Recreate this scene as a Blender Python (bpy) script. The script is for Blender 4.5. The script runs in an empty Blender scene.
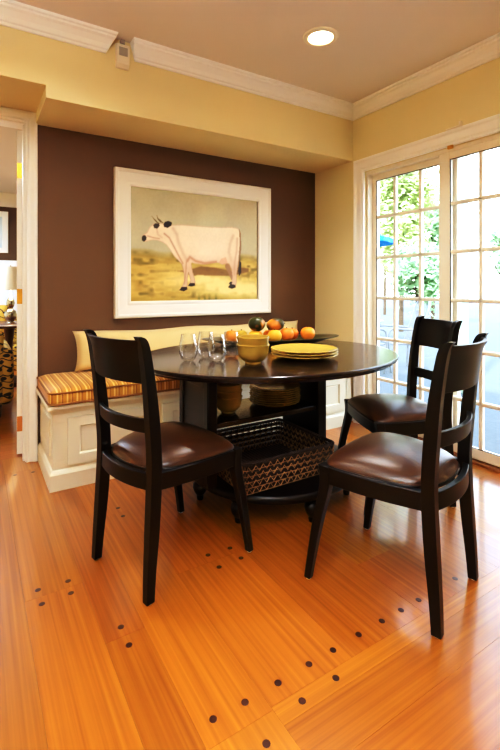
import bpy, bmesh, math, random
import numpy as np
from mathutils import Vector, Matrix
random.seed(7)
PI = math.pi
COL = bpy.context.scene.collection

# ------------------------------------------------------------------ helpers
def lin(c):
    return tuple(((v/255)/12.92 if v/255 <= .04045 else ((v/255+.055)/1.055)**2.4) for v in c) + (1,)

class MB:
    """collects shapes and links them as ONE mesh object"""
    def __init__(self): self.v=[]; self.f=[]; self.m=[]; self.mat=0
    def add(self, vs, fs):
        o=len(self.v); self.v += [tuple(p) for p in vs]
        self.f += [tuple(i+o for i in f) for f in fs]; self.m += [self.mat]*len(fs); return self
    def box(self, x0,x1,y0,y1,z0,z1):
        vs=[(x,y,z) for z in (z0,z1) for y in (y0,y1) for x in (x0,x1)]
        return self.add(vs,[(0,2,3,1),(4,5,7,6),(0,1,5,4),(2,6,7,3),(0,4,6,2),(1,3,7,5)])
    def loft(self, rings, cap=True, closed=True):
        n=len(rings[0]); vs=[p for r in rings for p in r]; fs=[]
        for i in range(len(rings)-1):
            for j in range(n if closed else n-1):
                a=i*n+j; b=i*n+(j+1)%n; fs.append((a,b,b+n,a+n))
        if cap: fs.append(tuple(range(n-1,-1,-1))); fs.append(tuple((len(rings)-1)*n+j for j in range(n)))
        return self.add(vs,fs)
    def tube(self, pts, r, n=8, cyc=False):
        pts=[Vector(p) for p in pts]; N=len(pts); rings=[]
        rr = r if isinstance(r,(list,tuple)) else [r]*N
        prev=None
        for i,p in enumerate(pts):
            if cyc: t=pts[(i+1)%N]-pts[i-1]
            else: t=pts[min(i+1,N-1)]-pts[max(i-1,0)]
            t.normalize()
            if prev is None:
                u=t.orthogonal().normalized()
            else:
                u=(prev-t*prev.dot(t)); u=u.normalized() if u.length>1e-6 else t.orthogonal().normalized()
            prev=u; w=t.cross(u)
            rings.append([p+(u*math.cos(2*PI*k/n)+w*math.sin(2*PI*k/n))*rr[i] for k in range(n)])
        if cyc: rings.append(rings[0]); return self.loft(rings,cap=False)
        return self.loft(rings)
    def lathe(self, prof, n=32, c=(0,0,0), sx=1, sy=1, wav=None):
        rings=[]
        for r,z in prof:
            ring=[]
            for k in range(n):
                a=2*PI*k/n; q=r*(wav(a,r) if wav else 1)
                ring.append((c[0]+q*sx*math.cos(a), c[1]+q*sy*math.sin(a), c[2]+z))
            rings.append(ring)
        return self.loft(rings)
    def prism(self, poly, axis, a, b):
        """extrude 2D poly along axis from a to b; poly coords fill remaining axes in order"""
        def P(u,v,w):
            return {'x':(w,u,v),'y':(u,w,v),'z':(u,v,w)}[axis]
        return self.loft([[P(u,v,a) for u,v in poly],[P(u,v,b) for u,v in poly]])
    def build(self, name, mats, parent=None, smooth=True, bevel=0, seg=2, angle=35, loc=None, recalc=True):
        me=bpy.data.meshes.new(name); me.from_pydata(self.v,[],self.f)
        if not isinstance(mats,(list,tuple)): mats=[mats]
        for m in mats: me.materials.append(m)
        me.polygons.foreach_set('material_index', self.m)
        if recalc:
            bm=bmesh.new(); bm.from_mesh(me); bmesh.ops.recalc_face_normals(bm, faces=bm.faces); bm.to_mesh(me); bm.free()
        if smooth:
            me.polygons.foreach_set('use_smooth',[True]*len(me.polygons))
            me.set_sharp_from_angle(angle=math.radians(angle))
        o=bpy.data.objects.new(name,me); COL.objects.link(o)
        if parent: o.parent=parent
        if loc: o.location=loc
        if bevel:
            b=o.modifiers.new('bevel','BEVEL'); b.width=bevel; b.segments=seg; b.limit_method='ANGLE'; b.angle_limit=math.radians(40)
            b.harden_normals=False
        return o

def tag(o,label=None,cat=None,group=None,kind=None):
    if label: o['label']=label
    if cat: o['category']=cat
    if group: o['group']=group
    if kind: o['kind']=kind
    return o
def empty(name,loc=(0,0,0),rz=0):
    o=bpy.data.objects.new(name,None); COL.objects.link(o); o.location=loc; o.rotation_euler=(0,0,rz)
    o.empty_display_size=.05; return o
def dup(root,loc,rz=0,label=None):
    r=root.copy(); COL.objects.link(r); r.location=loc; r.rotation_euler=(0,0,rz)
    if label: r['label']=label
    for ch in list(root.children):
        c=ch.copy(); COL.objects.link(c); c.parent=r
        for g in list(ch.children):
            d=g.copy(); COL.objects.link(d); d.parent=c
    return r

# ------------------------------------------------------------------ materials
def mat(name, rgb, rough=.5, metal=0, coat=0, spec=.5, bump=0, bscale=40, vary=0, vscale=3, coat_rough=.1, stretch=None, sheen=0, emit=None, estr=0):
    m=bpy.data.materials.new(name); m.use_nodes=True; nt=m.node_tree; N=nt.nodes; L=nt.links
    b=N['Principled BSDF']; c=lin(rgb)
    b.inputs['Base Color'].default_value=c; b.inputs['Roughness'].default_value=rough
    b.inputs['Metallic'].default_value=metal; b.inputs['Coat Weight'].default_value=coat
    b.inputs['Coat Roughness'].default_value=coat_rough; b.inputs['Specular IOR Level'].default_value=spec
    b.inputs['Sheen Weight'].default_value=sheen
    if emit: b.inputs['Emission Color'].default_value=lin(emit); b.inputs['Emission Strength'].default_value=estr
    tc=N.new('ShaderNodeTexCoord'); mp=N.new('ShaderNodeMapping'); L.new(tc.outputs['Object'],mp.inputs['Vector'])
    if stretch: mp.inputs['Scale'].default_value=stretch
    nz=N.new('ShaderNodeTexNoise'); nz.inputs['Scale'].default_value=vscale; nz.inputs['Detail'].default_value=4
    L.new(mp.outputs[0],nz.inputs['Vector'])
    mx=N.new('ShaderNodeMix'); mx.data_type='RGBA'; v=vary
    mx.inputs['A'].default_value=tuple(x*(1-v) for x in c[:3])+(1,); mx.inputs['B'].default_value=tuple(min(1,x*(1+v)) for x in c[:3])+(1,)
    L.new(nz.outputs['Fac'],mx.inputs['Factor']); L.new(mx.outputs['Result'],b.inputs['Base Color'])
    if bump:
        n2=N.new('ShaderNodeTexNoise'); n2.inputs['Scale'].default_value=bscale; n2.inputs['Detail'].default_value=3
        L.new(mp.outputs[0],n2.inputs['Vector'])
        bp=N.new('ShaderNodeBump'); bp.inputs['Strength'].default_value=bump; bp.inputs['Distance'].default_value=.002
        L.new(n2.outputs['Fac'],bp.inputs['Height']); L.new(bp.outputs[0],b.inputs['Normal'])
    return m

def wood_floor(name, alongx):
    m=bpy.data.materials.new(name); m.use_nodes=True; nt=m.node_tree; N=nt.nodes; L=nt.links
    b=N['Principled BSDF']
    tc=N.new('ShaderNodeTexCoord'); at=N.new('ShaderNodeAttribute'); at.attribute_name='tint'
    off=N.new('ShaderNodeVectorMath'); off.operation='SCALE'; off.inputs['Scale'].default_value=13
    L.new(at.outputs['Color'],off.inputs[0])
    ad=N.new('ShaderNodeVectorMath'); L.new(tc.outputs['Object'],ad.inputs[0]); L.new(off.outputs[0],ad.inputs[1])
    mp=N.new('ShaderNodeMapping'); mp.inputs['Scale'].default_value=(.9,70,1) if alongx else (70,.9,1)
    L.new(ad.outputs[0],mp.inputs['Vector'])
    n1=N.new('ShaderNodeTexNoise'); n1.inputs['Scale'].default_value=1.5; n1.inputs['Detail'].default_value=6; n1.inputs['Distortion'].default_value=.15
    L.new(mp.outputs[0],n1.inputs['Vector'])
    mp2=N.new('ShaderNodeMapping'); mp2.inputs['Scale'].default_value=(.35,6,1) if alongx else (6,.35,1)
    L.new(ad.outputs[0],mp2.inputs['Vector'])
    wv=N.new('ShaderNodeTexWave'); wv.wave_type='BANDS'; wv.bands_direction='Y' if alongx else 'X'
    wv.inputs['Scale'].default_value=1.6; wv.inputs['Distortion'].default_value=2.5; wv.inputs['Detail'].default_value=2; wv.inputs['Detail Scale'].default_value=.5
    L.new(mp2.outputs[0],wv.inputs['Vector'])
    mm=N.new('ShaderNodeMath'); mm.operation='MULTIPLY_ADD'; mm.inputs[1].default_value=.10; 
    L.new(wv.outputs['Fac'],mm.inputs[0])
    m3=N.new('ShaderNodeMath'); m3.operation='MULTIPLY'; m3.inputs[1].default_value=.85; L.new(n1.outputs['Fac'],m3.inputs[0]); L.new(m3.outputs[0],mm.inputs[2])
    rp=N.new('ShaderNodeValToRGB'); e=rp.color_ramp.elements
    e[0].position=.2; e[0].color=lin((140,81,8)); e[1].position=.95; e[1].color=lin((194,131,30))
    x=e.new(.55); x.color=lin((170,103,14))
    L.new(mm.outputs[0],rp.inputs['Fac'])
    sp=N.new('ShaderNodeSeparateColor'); L.new(at.outputs['Color'],sp.inputs[0])
    mr=N.new('ShaderNodeMapRange'); mr.inputs['To Min'].default_value=.66; mr.inputs['To Max'].default_value=1.12; L.new(sp.outputs[0],mr.inputs['Value'])
    hs=N.new('ShaderNodeHueSaturation'); L.new(rp.outputs['Color'],hs.inputs['Color']); L.new(mr.outputs[0],hs.inputs['Value'])
    mr2=N.new('ShaderNodeMapRange'); mr2.inputs['To Min'].default_value=.492; mr2.inputs['To Max'].default_value=.507; L.new(sp.outputs[1],mr2.inputs['Value'])
    L.new(mr2.outputs[0],hs.inputs['Hue'])
    L.new(hs.outputs[0],b.inputs['Base Color'])
    b.inputs['Roughness'].default_value=.3
    b.inputs['Coat Weight'].default_value=.6; b.inputs['Coat Roughness'].default_value=.13
    bp=N.new('ShaderNodeBump'); bp.inputs['Strength'].default_value=.12; bp.inputs['Distance'].default_value=.002
    L.new(n1.outputs['Fac'],bp.inputs['Height']); L.new(bp.outputs[0],b.inputs['Normal'])
    return m

def glass_mat(name, tint=(1,1,1), base=.03, rim=.8, blend=.25):
    m=bpy.data.materials.new(name); m.use_nodes=True; nt=m.node_tree; N=nt.nodes; L=nt.links
    N.remove(N['Principled BSDF']); o=N['Material Output']
    tr=N.new('ShaderNodeBsdfTransparent'); tr.inputs[0].default_value=(*tint,1)
    gl=N.new('ShaderNodeBsdfGlossy'); gl.inputs['Roughness'].default_value=.02
    lw=N.new('ShaderNodeLayerWeight'); lw.inputs['Blend'].default_value=blend
    mr=N.new('ShaderNodeMapRange'); mr.inputs['To Min'].default_value=base; mr.inputs['To Max'].default_value=rim
    L.new(lw.outputs['Facing'],mr.inputs['Value'])
    ms=N.new('ShaderNodeMixShader'); L.new(mr.outputs[0],ms.inputs[0]); L.new(tr.outputs[0],ms.inputs[1]); L.new(gl.outputs[0],ms.inputs[2])
    L.new(ms.outputs[0],o.inputs['Surface']); return m

def stripe_mat(name):
    m=bpy.data.materials.new(name); m.use_nodes=True; nt=m.node_tree; N=nt.nodes; L=nt.links
    b=N['Principled BSDF']; tc=N.new('ShaderNodeTexCoord'); sx=N.new('ShaderNodeSeparateXYZ'); L.new(tc.outputs['Object'],sx.inputs[0])
    def op(o,a,bv=None):
        n=N.new('ShaderNodeMath'); n.operation=o; L.new(a,n.inputs[0])
        if bv is not None: n.inputs[1].default_value=bv
        return n.outputs[0]
    fr=op('FRACT',op('MULTIPLY',sx.outputs['X'],1/.052))
    rp=N.new('ShaderNodeValToRGB'); rp.color_ramp.interpolation='EASE'; e=rp.color_ramp.elements
    g=lin((186,128,28)); d=lin((150,94,20)); l=lin((228,192,112))
    e[0].position=0; e[0].color=d; e[1].position=.14; e[1].color=g
    for p,c in ((.40,g),(.46,l),(.56,l),(.62,g),(.82,g),(.88,l),(.92,g),(.97,d)):
        q=e.new(p); q.color=c
    L.new(fr,rp.inputs['Fac']); L.new(rp.outputs['Color'],b.inputs['Base Color'])
    b.inputs['Roughness'].default_value=.75; b.inputs['Sheen Weight'].default_value=.2
    nz=N.new('ShaderNodeTexNoise'); nz.inputs['Scale'].default_value=14; L.new(tc.outputs['Object'],nz.inputs['Vector'])
    bp=N.new('ShaderNodeBump'); bp.inputs['Strength'].default_value=.3; bp.inputs['Distance'].default_value=.006
    L.new(nz.outputs['Fac'],bp.inputs['Height']); L.new(bp.outputs[0],b.inputs['Normal'])
    return m

def leaf_fabric(name):
    m=bpy.data.materials.new(name); m.use_nodes=True; nt=m.node_tree; N=nt.nodes; L=nt.links
    b=N['Principled BSDF']; tc=N.new('ShaderNodeTexCoord')
    mp=N.new('ShaderNodeMapping'); mp.inputs['Rotation'].default_value=(.5,.6,.7); mp.inputs['Scale'].default_value=(9,20,20); L.new(tc.outputs['Object'],mp.inputs['Vector'])
    v=N.new('ShaderNodeTexVoronoi'); v.inputs['Scale'].default_value=1; v.inputs['Randomness'].default_value=.7; L.new(mp.outputs[0],v.inputs['Vector'])
    w=N.new('ShaderNodeTexWave'); w.inputs['Scale'].default_value=.35; w.inputs['Distortion'].default_value=4; L.new(mp.outputs[0],w.inputs['Vector'])
    rp=N.new('ShaderNodeValToRGB'); e=rp.color_ramp.elements; rp.color_ramp.interpolation='EASE'
    e[0].position=.34; e[0].color=lin((30,22,14)); e[1].position=.40; e[1].color=lin((168,132,44))
    L.new(v.outputs['Distance'],rp.inputs['Fac'])
    r2=N.new('ShaderNodeValToRGB'); f=r2.color_ramp.elements; f[0].position=.03; f[0].color=lin((28,20,14)); f[1].position=.08; f[1].color=(1,1,1,1)
    L.new(w.outputs['Fac'],r2.inputs['Fac'])
    mx=N.new('ShaderNodeMix'); mx.data_type='RGBA'; mx.blend_type='MULTIPLY'; mx.inputs['Factor'].default_value=1
    L.new(rp.outputs[0],mx.inputs['A']); L.new(r2.outputs[0],mx.inputs['B'])
    L.new(mx.outputs['Result'],b.inputs['Base Color']); b.inputs['Roughness'].default_value=.8
    return m

M={}
M['cream']=mat('cream_wall_paint',(230,216,172),.7,bump=.05,bscale=120,vary=.02)
M['ceil']=mat('ceiling_paint',(228,219,210),.8,bump=.05,bscale=120,vary=.01)
M['brown']=mat('brown_wall_paint',(98,72,44),.62,bump=.06,bscale=150,vary=.04)
M['trim']=mat('white_trim_paint',(248,245,240),.35,vary=.01)
M['doorw']=mat('door_cream_paint',(240,230,210),.4,vary=.01)
M['bench']=mat('bench_white_paint',(236,228,204),.38,vary=.012)
M['black']=mat('black_lacquered_wood',(10,6,5),.34,coat=.08,coat_rough=.2,spec=.3,vary=.25,vscale=6,stretch=(1,1,6))
M['tabletop']=mat('dark_espresso_tabletop',(30,16,10),.22,coat=.35,spec=.4,coat_rough=.1,vary=.3,vscale=4,stretch=(2,12,1))
M['leather']=mat('brown_leather',(64,37,15),.33,coat=.1,coat_rough=.3,bump=.35,bscale=160,vary=.25,vscale=9)
M['wfY']=wood_floor('fir_floor_boards_along_y',False)
M['wfX']=wood_floor('fir_floor_boards_along_x',True)
M['under']=mat('subfloor_shadow_gap',(70,34,12),.9)
M['peg']=mat('walnut_floor_peg',(58,26,12),.35)
M['stripe']=stripe_mat('gold_stripe_fabric')
M['pipe']=mat('brown_piping',(128,84,24),.7)
M['linen']=mat('cream_linen',(216,190,134),.85,bump=.5,bscale=240,vary=.05,sheen=.2)
M['basket']=mat('dark_leather_weave',(52,32,20),.6,bump=.4,bscale=60,vary=.4,vscale=30)
M['twine']=mat('tan_rattan_twine',(146,112,66),.6,vary=.25,vscale=40)
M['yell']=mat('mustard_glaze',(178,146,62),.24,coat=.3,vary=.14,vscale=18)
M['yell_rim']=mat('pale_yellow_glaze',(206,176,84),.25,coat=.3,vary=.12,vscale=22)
M['olive']=mat('olive_stoneware_glaze',(70,62,34),.3,coat=.2,vary=.25,vscale=15)
M['orange']=mat('orange_peel',(242,146,14),.42,bump=.4,bscale=220,vary=.1,vscale=12)
M['orange2']=mat('deep_orange_peel',(236,134,14),.42,bump=.4,bscale=220,vary=.12,vscale=12)
M['lemon']=mat('golden_peel',(240,178,26),.42,bump=.3,bscale=200,vary=.1,vscale=12)
M['lime']=mat('yellow_green_peel',(196,160,34),.42,bump=.3,bscale=200,vary=.25,vscale=12)
M['stem']=mat('dry_stem',(84,70,30),.7)
M['brass']=mat('brass_hinge',(214,164,60),.3,metal=.8,vary=.1)
M['copper']=mat('copper_hinge',(204,140,72),.4,metal=.5,vary=.1)
M['tan']=mat('tan_plastic',(238,228,208),.5)
M['greyp']=mat('grey_grille',(178,170,160),.6)
M['glass']=glass_mat('clear_glassware',base=.03,rim=.75,blend=.3)
M['pane']=glass_mat('door_pane_glass',tint=(.97,.99,.98),base=.02,rim=.5,blend=.1)
M['picframe']=mat('white_picture_frame_paint',(244,236,222),.35)
M['gasket']=mat('dark_door_gasket',(40,44,44),.5)
M['sill']=mat('worn_threshold',(146,98,50),.4,metal=.2)
M['bulb']=mat('warm_bulb',(255,240,210),.5,emit=(255,226,180),estr=14)
M['patio']=mat('patio_concrete',(80,86,90),.85,bump=.6,bscale=30,vary=.28,vscale=26)
M['leafA']=mat('sunlit_leaf_green',(205,218,150),.55,vary=.35,vscale=5)
M['leafB']=mat('hedge_leaf_green',(165,198,150),.55,vary=.35,vscale=5)
M['bark']=mat('tree_bark',(92,76,58),.9,vary=.3,vscale=10)
M['blue']=mat('blue_canvas',(30,120,190),.7)
M['iron']=mat('grey_painted_iron',(122,126,130),.5,metal=.3)
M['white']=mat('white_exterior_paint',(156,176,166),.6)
M['lshade']=mat('white_lampshade',(250,240,216),.8,emit=(255,232,190),estr=.1)
M['silver']=mat('silver_gourd',(200,196,186),.2,metal=.9)
M['leaffab']=leaf_fabric('black_gold_leaf_fabric')
M['darkwood']=mat('dark_wood',(70,34,18),.35,coat=.2)
M['mirror']=mat('pale_print',(206,216,214),.5,vary=.15,vscale=3)

# ambers for the two-tone squash
def twotone(name,a,b_,sc,edge=.5):
    m=bpy.data.materials.new(name); m.use_nodes=True; nt=m.node_tree; N=nt.nodes; L=nt.links
    b=N['Principled BSDF']; tc=N.new('ShaderNodeTexCoord'); n=N.new('ShaderNodeTexNoise'); n.inputs['Scale'].default_value=sc
    L.new(tc.outputs['Object'],n.inputs['Vector']); r=N.new('ShaderNodeValToRGB'); e=r.color_ramp.elements
    e[0].position=edge-.05; e[0].color=lin(a); e[1].position=edge+.06; e[1].color=lin(b_)
    L.new(n.outputs['Fac'],r.inputs['Fac']); L.new(r.outputs[0],b.inputs['Base Color']); b.inputs['Roughness'].default_value=.35
    return m
M['squash']=twotone('green_squash_skin',(62,62,22),(206,130,20),9,.64)
M['mango']=twotone('green_orange_squash_skin',(66,60,22),(222,134,22),8,.58)

# ------------------------------------------------------------------ the setting
XW=2.72      # wall with the sliding door
YB=3.2       # brown wall
YS=2.71      # soffit face
HC=2.64

# floor boards
def build_floor():
    mb=MB(); tints=[]
    g=.0003
    def plank(x0,x1,y0,y1,mi,tone=None):
        x0+=g;x1-=g;y0+=g;y1-=g
        mb.mat=mi; mb.box(x0,x1,y0,y1,-.02,0); tints.extend([(random.random() if tone is None else min(1,max(0,tone+random.uniform(-.12,.12))),random.random(),random.random())]*6)
    rnd=random.Random(11)
    # boards along Y; columns with known joints
    cols=[(-.04,.155,[2.9,1.05]),(.155,.356,[3.01+.04,1.782]),(.356,.485,[2.62,1.438]),(.485,.682,[2.236,.975]),(.682,.985,[1.635]),
          (.985,1.33,[2.45,1.75]),(1.33,1.52,[2.8,1.3]),(1.52,1.80,[2.0,]),(1.80,1.99,[2.55,1.55]),(1.99,2.27,[2.3]),(2.27,2.46,[1.8]),(2.46,2.72,[2.6,1.5])]
    x=-.04
    while x>-2.2:
        w=rnd.choice([.13,.195,.3]); cols.append((max(x-w,-2.2),x,[rnd.uniform(2,3),rnd.uniform(0.2,1.8)])); x-=w
    for x0,x1,js in cols:
        low = .984 if x0>.68 else -2.5
        ys=[3.32]+sorted([j for j in js if j>low],reverse=True)+([.0-rnd.uniform(0,1)] if low<0 else [])+[low]
        for a,b in zip(ys[:-1],ys[1:]): plank(x0,x1,b,a,0,{.155:.5,.356:.15,.485:.8,.682:.95,.985:.45}.get(x0))
    # boards along X, right foreground
    ys=[.984,.925,.788,.60,.41,.28,.08,-.12,-.42,-.6,-.9,-1.2,-1.4,-1.7,-1.9,-2.2,-2.5]
    for a,b in zip(ys[:-1],ys[1:]):
        xs=[.682, rnd.uniform(1.5,2.3),2.72] if a<.98 else [.682,2.72]
        for p,q in zip(xs[:-1],xs[1:]): plank(p,q,b,a,1,.75 if b>.9 else .28)
    # the next room: boards along X
    y=3.32
    while y<8.3:
        w=rnd.choice([.13,.195,.16]); j=rnd.uniform(-.6,1.6)
        plank(-2.2,j,y,min(y+w,8.3),1); plank(j,2.72,y,min(y+w,8.3),1); y+=w
    mb.mat=2; mb.box(-2.2,XW+.16,-2.5,8.3,-.05,-.006); tints.extend([(0,0,0)]*6)
    pegs=[(.204,1.827),(.309,1.821),(.306,1.744),(.207,1.739),(.417,1.482),(.418,1.394),(.534,1.038),(.63,1.034),(.741,1.034),(.857,1.036),(.954,1.036),(1.067,1.038),(1.178,1.038),(1.275,1.037),(.893,.958),(.765,.954),(.618,.912),(.842,1.683),(.945,1.677),(.95,1.591),(.844,1.587),(.518,2.282),(.628,2.284),(.627,2.191),(.518,2.191),(.308,3.002),(.211,3.012),(1.37,1.037),(1.48,1.037),(1.59,1.037),(1.70,1.037),(1.04,2.49),(1.27,2.49),(1.04,2.41),(1.27,2.41)]
    mb.mat=3
    for px,py in pegs:
        mb.lathe([(.0108,-.001),(.0108,.0004),(.009,.0007)],n=12,c=(px,py,0)); tints.extend([(0,0,0)]*(12*2+2))
    o=mb.build('floor',[M['wfY'],M['wfX'],M['under'],M['peg']],smooth=False)
    me=o.data; at=me.color_attributes.new('tint','FLOAT_COLOR','CORNER')
    vals=[]
    for p in me.polygons:
        t=tints[p.index]; vals.extend((t[0],t[1],t[2],1.0)*p.loop_total)
    at.data.foreach_set('color',vals)
    tag(o,kind='structure')
build_floor()

mb=MB(); mb.box(-2.35,XW+.16,-2.65,8.45,HC,HC+.15)
ceiling=tag(mb.build('ceiling',M['ceil'],smooth=False),kind='structure')

# back wall with the doorway to the next room
mb=MB(); mb.mat=0
mb.box(.352,XW+.16,YB,YB+.12,0,HC)            # brown
mb.mat=1; mb.box(.30,.352,YB,YB+.12,0,HC)
mb.box(-2.2,-.60,YB,YB+.12,0,HC); mb.box(-.60,.30,YB,YB+.12,2.20,HC)
tag(mb.build('wall_back',[M['brown'],M['cream']],smooth=False),kind='structure')
# soffit: face flush at YS, lower over the alcove
mb=MB(); mb.box(-2.2,.344,YS,YB,2.268,HC); mb.box(.344,XW,YS,YB,2.198,HC)
tag(mb.build('trim_soffit',M['cream'],smooth=False),kind='structure')
# wall with sliding door opening
DY0,DY1,DZ=1.02,2.575,2.078
mb=MB()
mb.box(XW,XW+.16,DY1,YB,0,HC); mb.box(XW,XW+.16,-2.5,DY0,0,HC); mb.box(XW,XW+.16,DY0,DY1,DZ,HC)
tag(mb.build('wall_right',M['cream'],smooth=False),kind='structure')
mb=MB(); mb.box(-2.35,-2.2,-2.65,8.45,0,HC); tag(mb.build('wall_left',M['cream'],smooth=False),kind='structure')
mb=MB(); mb.box(-2.2,XW+.16,-2.65,-2.5,0,HC); tag(mb.build('wall_front',M['cream'],smooth=False),kind='structure')
# next room shell
mb=MB(); mb.box(-2.2,XW+.16,8.3,8.45,0,HC); tag(mb.build('wall_far',M['brown'],smooth=False),kind='structure')
mb=MB(); mb.box(XW,XW+.16,YB+.12,8.3,0,HC); tag(mb.build('wall_side',M['cream'],smooth=False),kind='structure')

# crown moulding : profile (distance from wall d, height z)
CP=[(0,-.105),(.012,-.105),(.014,-.09),(.022,-.084),(.03,-.06),(.05,-.036),(.066,-.028),(.068,-.018),(.082,-.014),(.084,0),(0,0)]
def crown_y(name,x0,x1,yw,cut0=0,cut1=0,mitre1=False,m=M['trim']):
    mb=MB(); k=[0]*0
    r0=[(x0+cut0*(-z/.105),yw-d,HC+z) for d,z in CP]
    r1=[(x1-cut1*(-z/.105)-(d if mitre1 else 0),yw-d,HC+z) for d,z in CP]
    mb.loft([r0,r1]); return tag(mb.build(name,m,angle=20),kind='structure')
crown_y('trim_1',-2.2,.727,YS,cut1=.055)
crown_y('trim_2',.818,XW,YS,cut0=.028,mitre1=True)
mb=MB(); mb.loft([[(XW-d,YS-d,HC+z) for d,z in CP],[(XW-d,-2.5,HC+z) for d,z in CP]])
tag(mb.build('trim_3',M['trim'],angle=20),kind='structure')
mb=MB(); mb.prism([(8.3,HC-.20),(8.28,HC-.20),(8.26,HC-.17),(8.20,HC-.10),(8.14,HC-.02),(8.13,HC),(8.3,HC)],'x',-2.2,XW); tag(mb.build('trim_4',M['trim'],angle=20),kind='structure')
# chair-high white ledge on the far wall of the next room
mb=MB(); mb.box(-2.2,2.72,8.24,8.3,1.42,1.56); mb.box(-2.2,2.72,8.27,8.3,0,1.42); tag(mb.build('trim_5',M['trim'],bevel=.008),kind='structure')

# doorway casing to the next room (stepped profile) and jamb
def casing_profile(w): # (across,depth)
    return [(0,0),(0,.016),(.006,.02),(.016,.014),(.024,.014),(.03,.019),(w-.03,.021),(w-.018,.03),(w-.004,.03),(w,.024),(w,0)]
mb=MB(); cw=.066; x0=.287
# right leg
mb.loft([[(x0+a,YB-d,0) for a,d in casing_profile(cw)],[(x0+a,YB-d,2.20+a) for a,d in casing_profile(cw)]])
# head
mb.loft([[(x0+a,YB-d,2.20+a) for a,d in casing_profile(cw)],[(-.587-a,YB-d,2.20+a) for a,d in casing_profile(cw)]])
mb.loft([[(-.587-a,YB-d,0) for a,d in casing_profile(cw)],[(-.587-a,YB-d,2.20+a) for a,d in casing_profile(cw)]])
cas=mb.build('door_1',M['trim'],angle=25); tag(cas,kind='structure')
mb=MB(); mb.box(.281,.30,YB-.002,YB+.125,0,2.205); mb.box(-.60,-.581,YB-.002,YB+.125,0,2.205); mb.box(-.60,.30,YB-.002,YB+.13,2.19,2.205)
mb.box(.270,.281,YB+.02,YB+.06,0,2.19)
mb.build('door_jamb',M['trim'],parent=cas,bevel=.002)
leaf=empty('door_leaf',(.279,YB+.132,0),math.radians(-13)); leaf.parent=cas
mb=MB(); mb.box(-.036,0,0,.80,.012,2.185); mb.build('door_slab',M['trim'],parent=leaf,bevel=.002)
for z,mm in ((1.915,'brass'),(1.07,'brass'),(.215,'copper')):
    mb=MB(); mb.box(-.034,-.002,-.0025,0,z-.05,z+.05)
    mb.tube([(.002,-.005,z-.05),(.002,-.005,z+.05)],.005)
    for dz in (-.033,0,.033): mb.tube([(-.02+.008*(dz!=0),-.002,z+dz),(-.02+.008*(dz!=0),-.0045,z+dz)],.004)
    mb.build('hinge',M[mm],parent=leaf)

# sliding door
mb=MB()
mb.box(XW+.015,XW+.15,DY1-.022,DY1,0,DZ); mb.box(XW+.015,XW+.15,DY0,DY0+.03,0,DZ); mb.box(XW+.015,XW+.15,DY0,DY1,DZ-.03,DZ)
door=mb.build('door_2',M['doorw'],bevel=.003); tag(door,kind='structure')
mb=MB(); mb.box(XW-.01,XW+.16,DY0,DY1,-.004,.018); mb.box(XW+.03,XW+.036,DY0,DY1,.018,.03); mb.box(XW+.085,XW+.091,DY0,DY1,.018,.03)
mb.build('threshold',M['sill'],parent=door,bevel=.002)
def panel(name,xc,y0,y1,sw0,sw1,cols):
    th=.018; z0,z1=.025,DZ-.03; gz0,gz1=.092,2.0
    mb=MB()
    mb.box(xc-th,xc+th,y0,y0+sw0,z0,z1); mb.box(xc-th,xc+th,y1-sw1,y1,z0,z1)
    mb.box(xc-th,xc+th,y0+sw0,y1-sw1,z0,gz0); mb.box(xc-th,xc+th,y0+sw0,y1-sw1,gz1,z1)
    o=mb.build(name,M['doorw'],parent=door,bevel=.004)
    mb=MB()
    for y in cols: mb.prism([(xc-.016,y-.006),(xc-.012,y-.0125),(xc+.012,y-.0125),(xc+.016,y-.006),(xc+.016,y+.006),(xc+.012,y+.0125),(xc-.012,y+.0125),(xc-.016,y+.006)],'z',gz0,gz1)
    for z in (1.70,1.372,1.043,.713,.385): mb.prism([(xc-.016,z-.006),(xc-.012,z-.0125),(xc+.012,z-.0125),(xc+.016,z-.006),(xc+.016,z+.006),(xc+.012,z+.0125),(xc-.012,z+.0125),(xc-.016,z+.006)],'y',y0+sw0,y1-sw1)
    mb.build('muntin_grille',M['doorw'],parent=o)
    mb=MB()
    a,b=y0+sw0,y1-sw1; q=xc-.0165
    mb.box(q,q+.004,b-.006,b,gz0,gz1); mb.box(q,q+.004,a,b,gz1-.005,gz1); mb.box(q,q+.004,a,b,gz0,gz0+.005)
    mb.build('gasket',M['gasket'],parent=o)
    mb=MB(); mb.add([(xc,a,gz0),(xc,b,gz0),(xc,b,gz1),(xc,a,gz1)],[(0,1,2,3)])
    mb.build('pane',M['pane'],parent=o,smooth=False,recalc=False)
    return o
panel('fixed_panel',XW+.085,1.80,DY1-.022,.09,.036,[2.335,2.10])
panel('sliding_panel',XW+.035,1.05,1.908,.085,.084,[1.612,1.385])
mb=MB(); mb.box(XW+.0,XW+.012,1.10,1.115,.95,1.15); mb.build('pull_handle',M['brass'],parent=door,bevel=.004)
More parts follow.
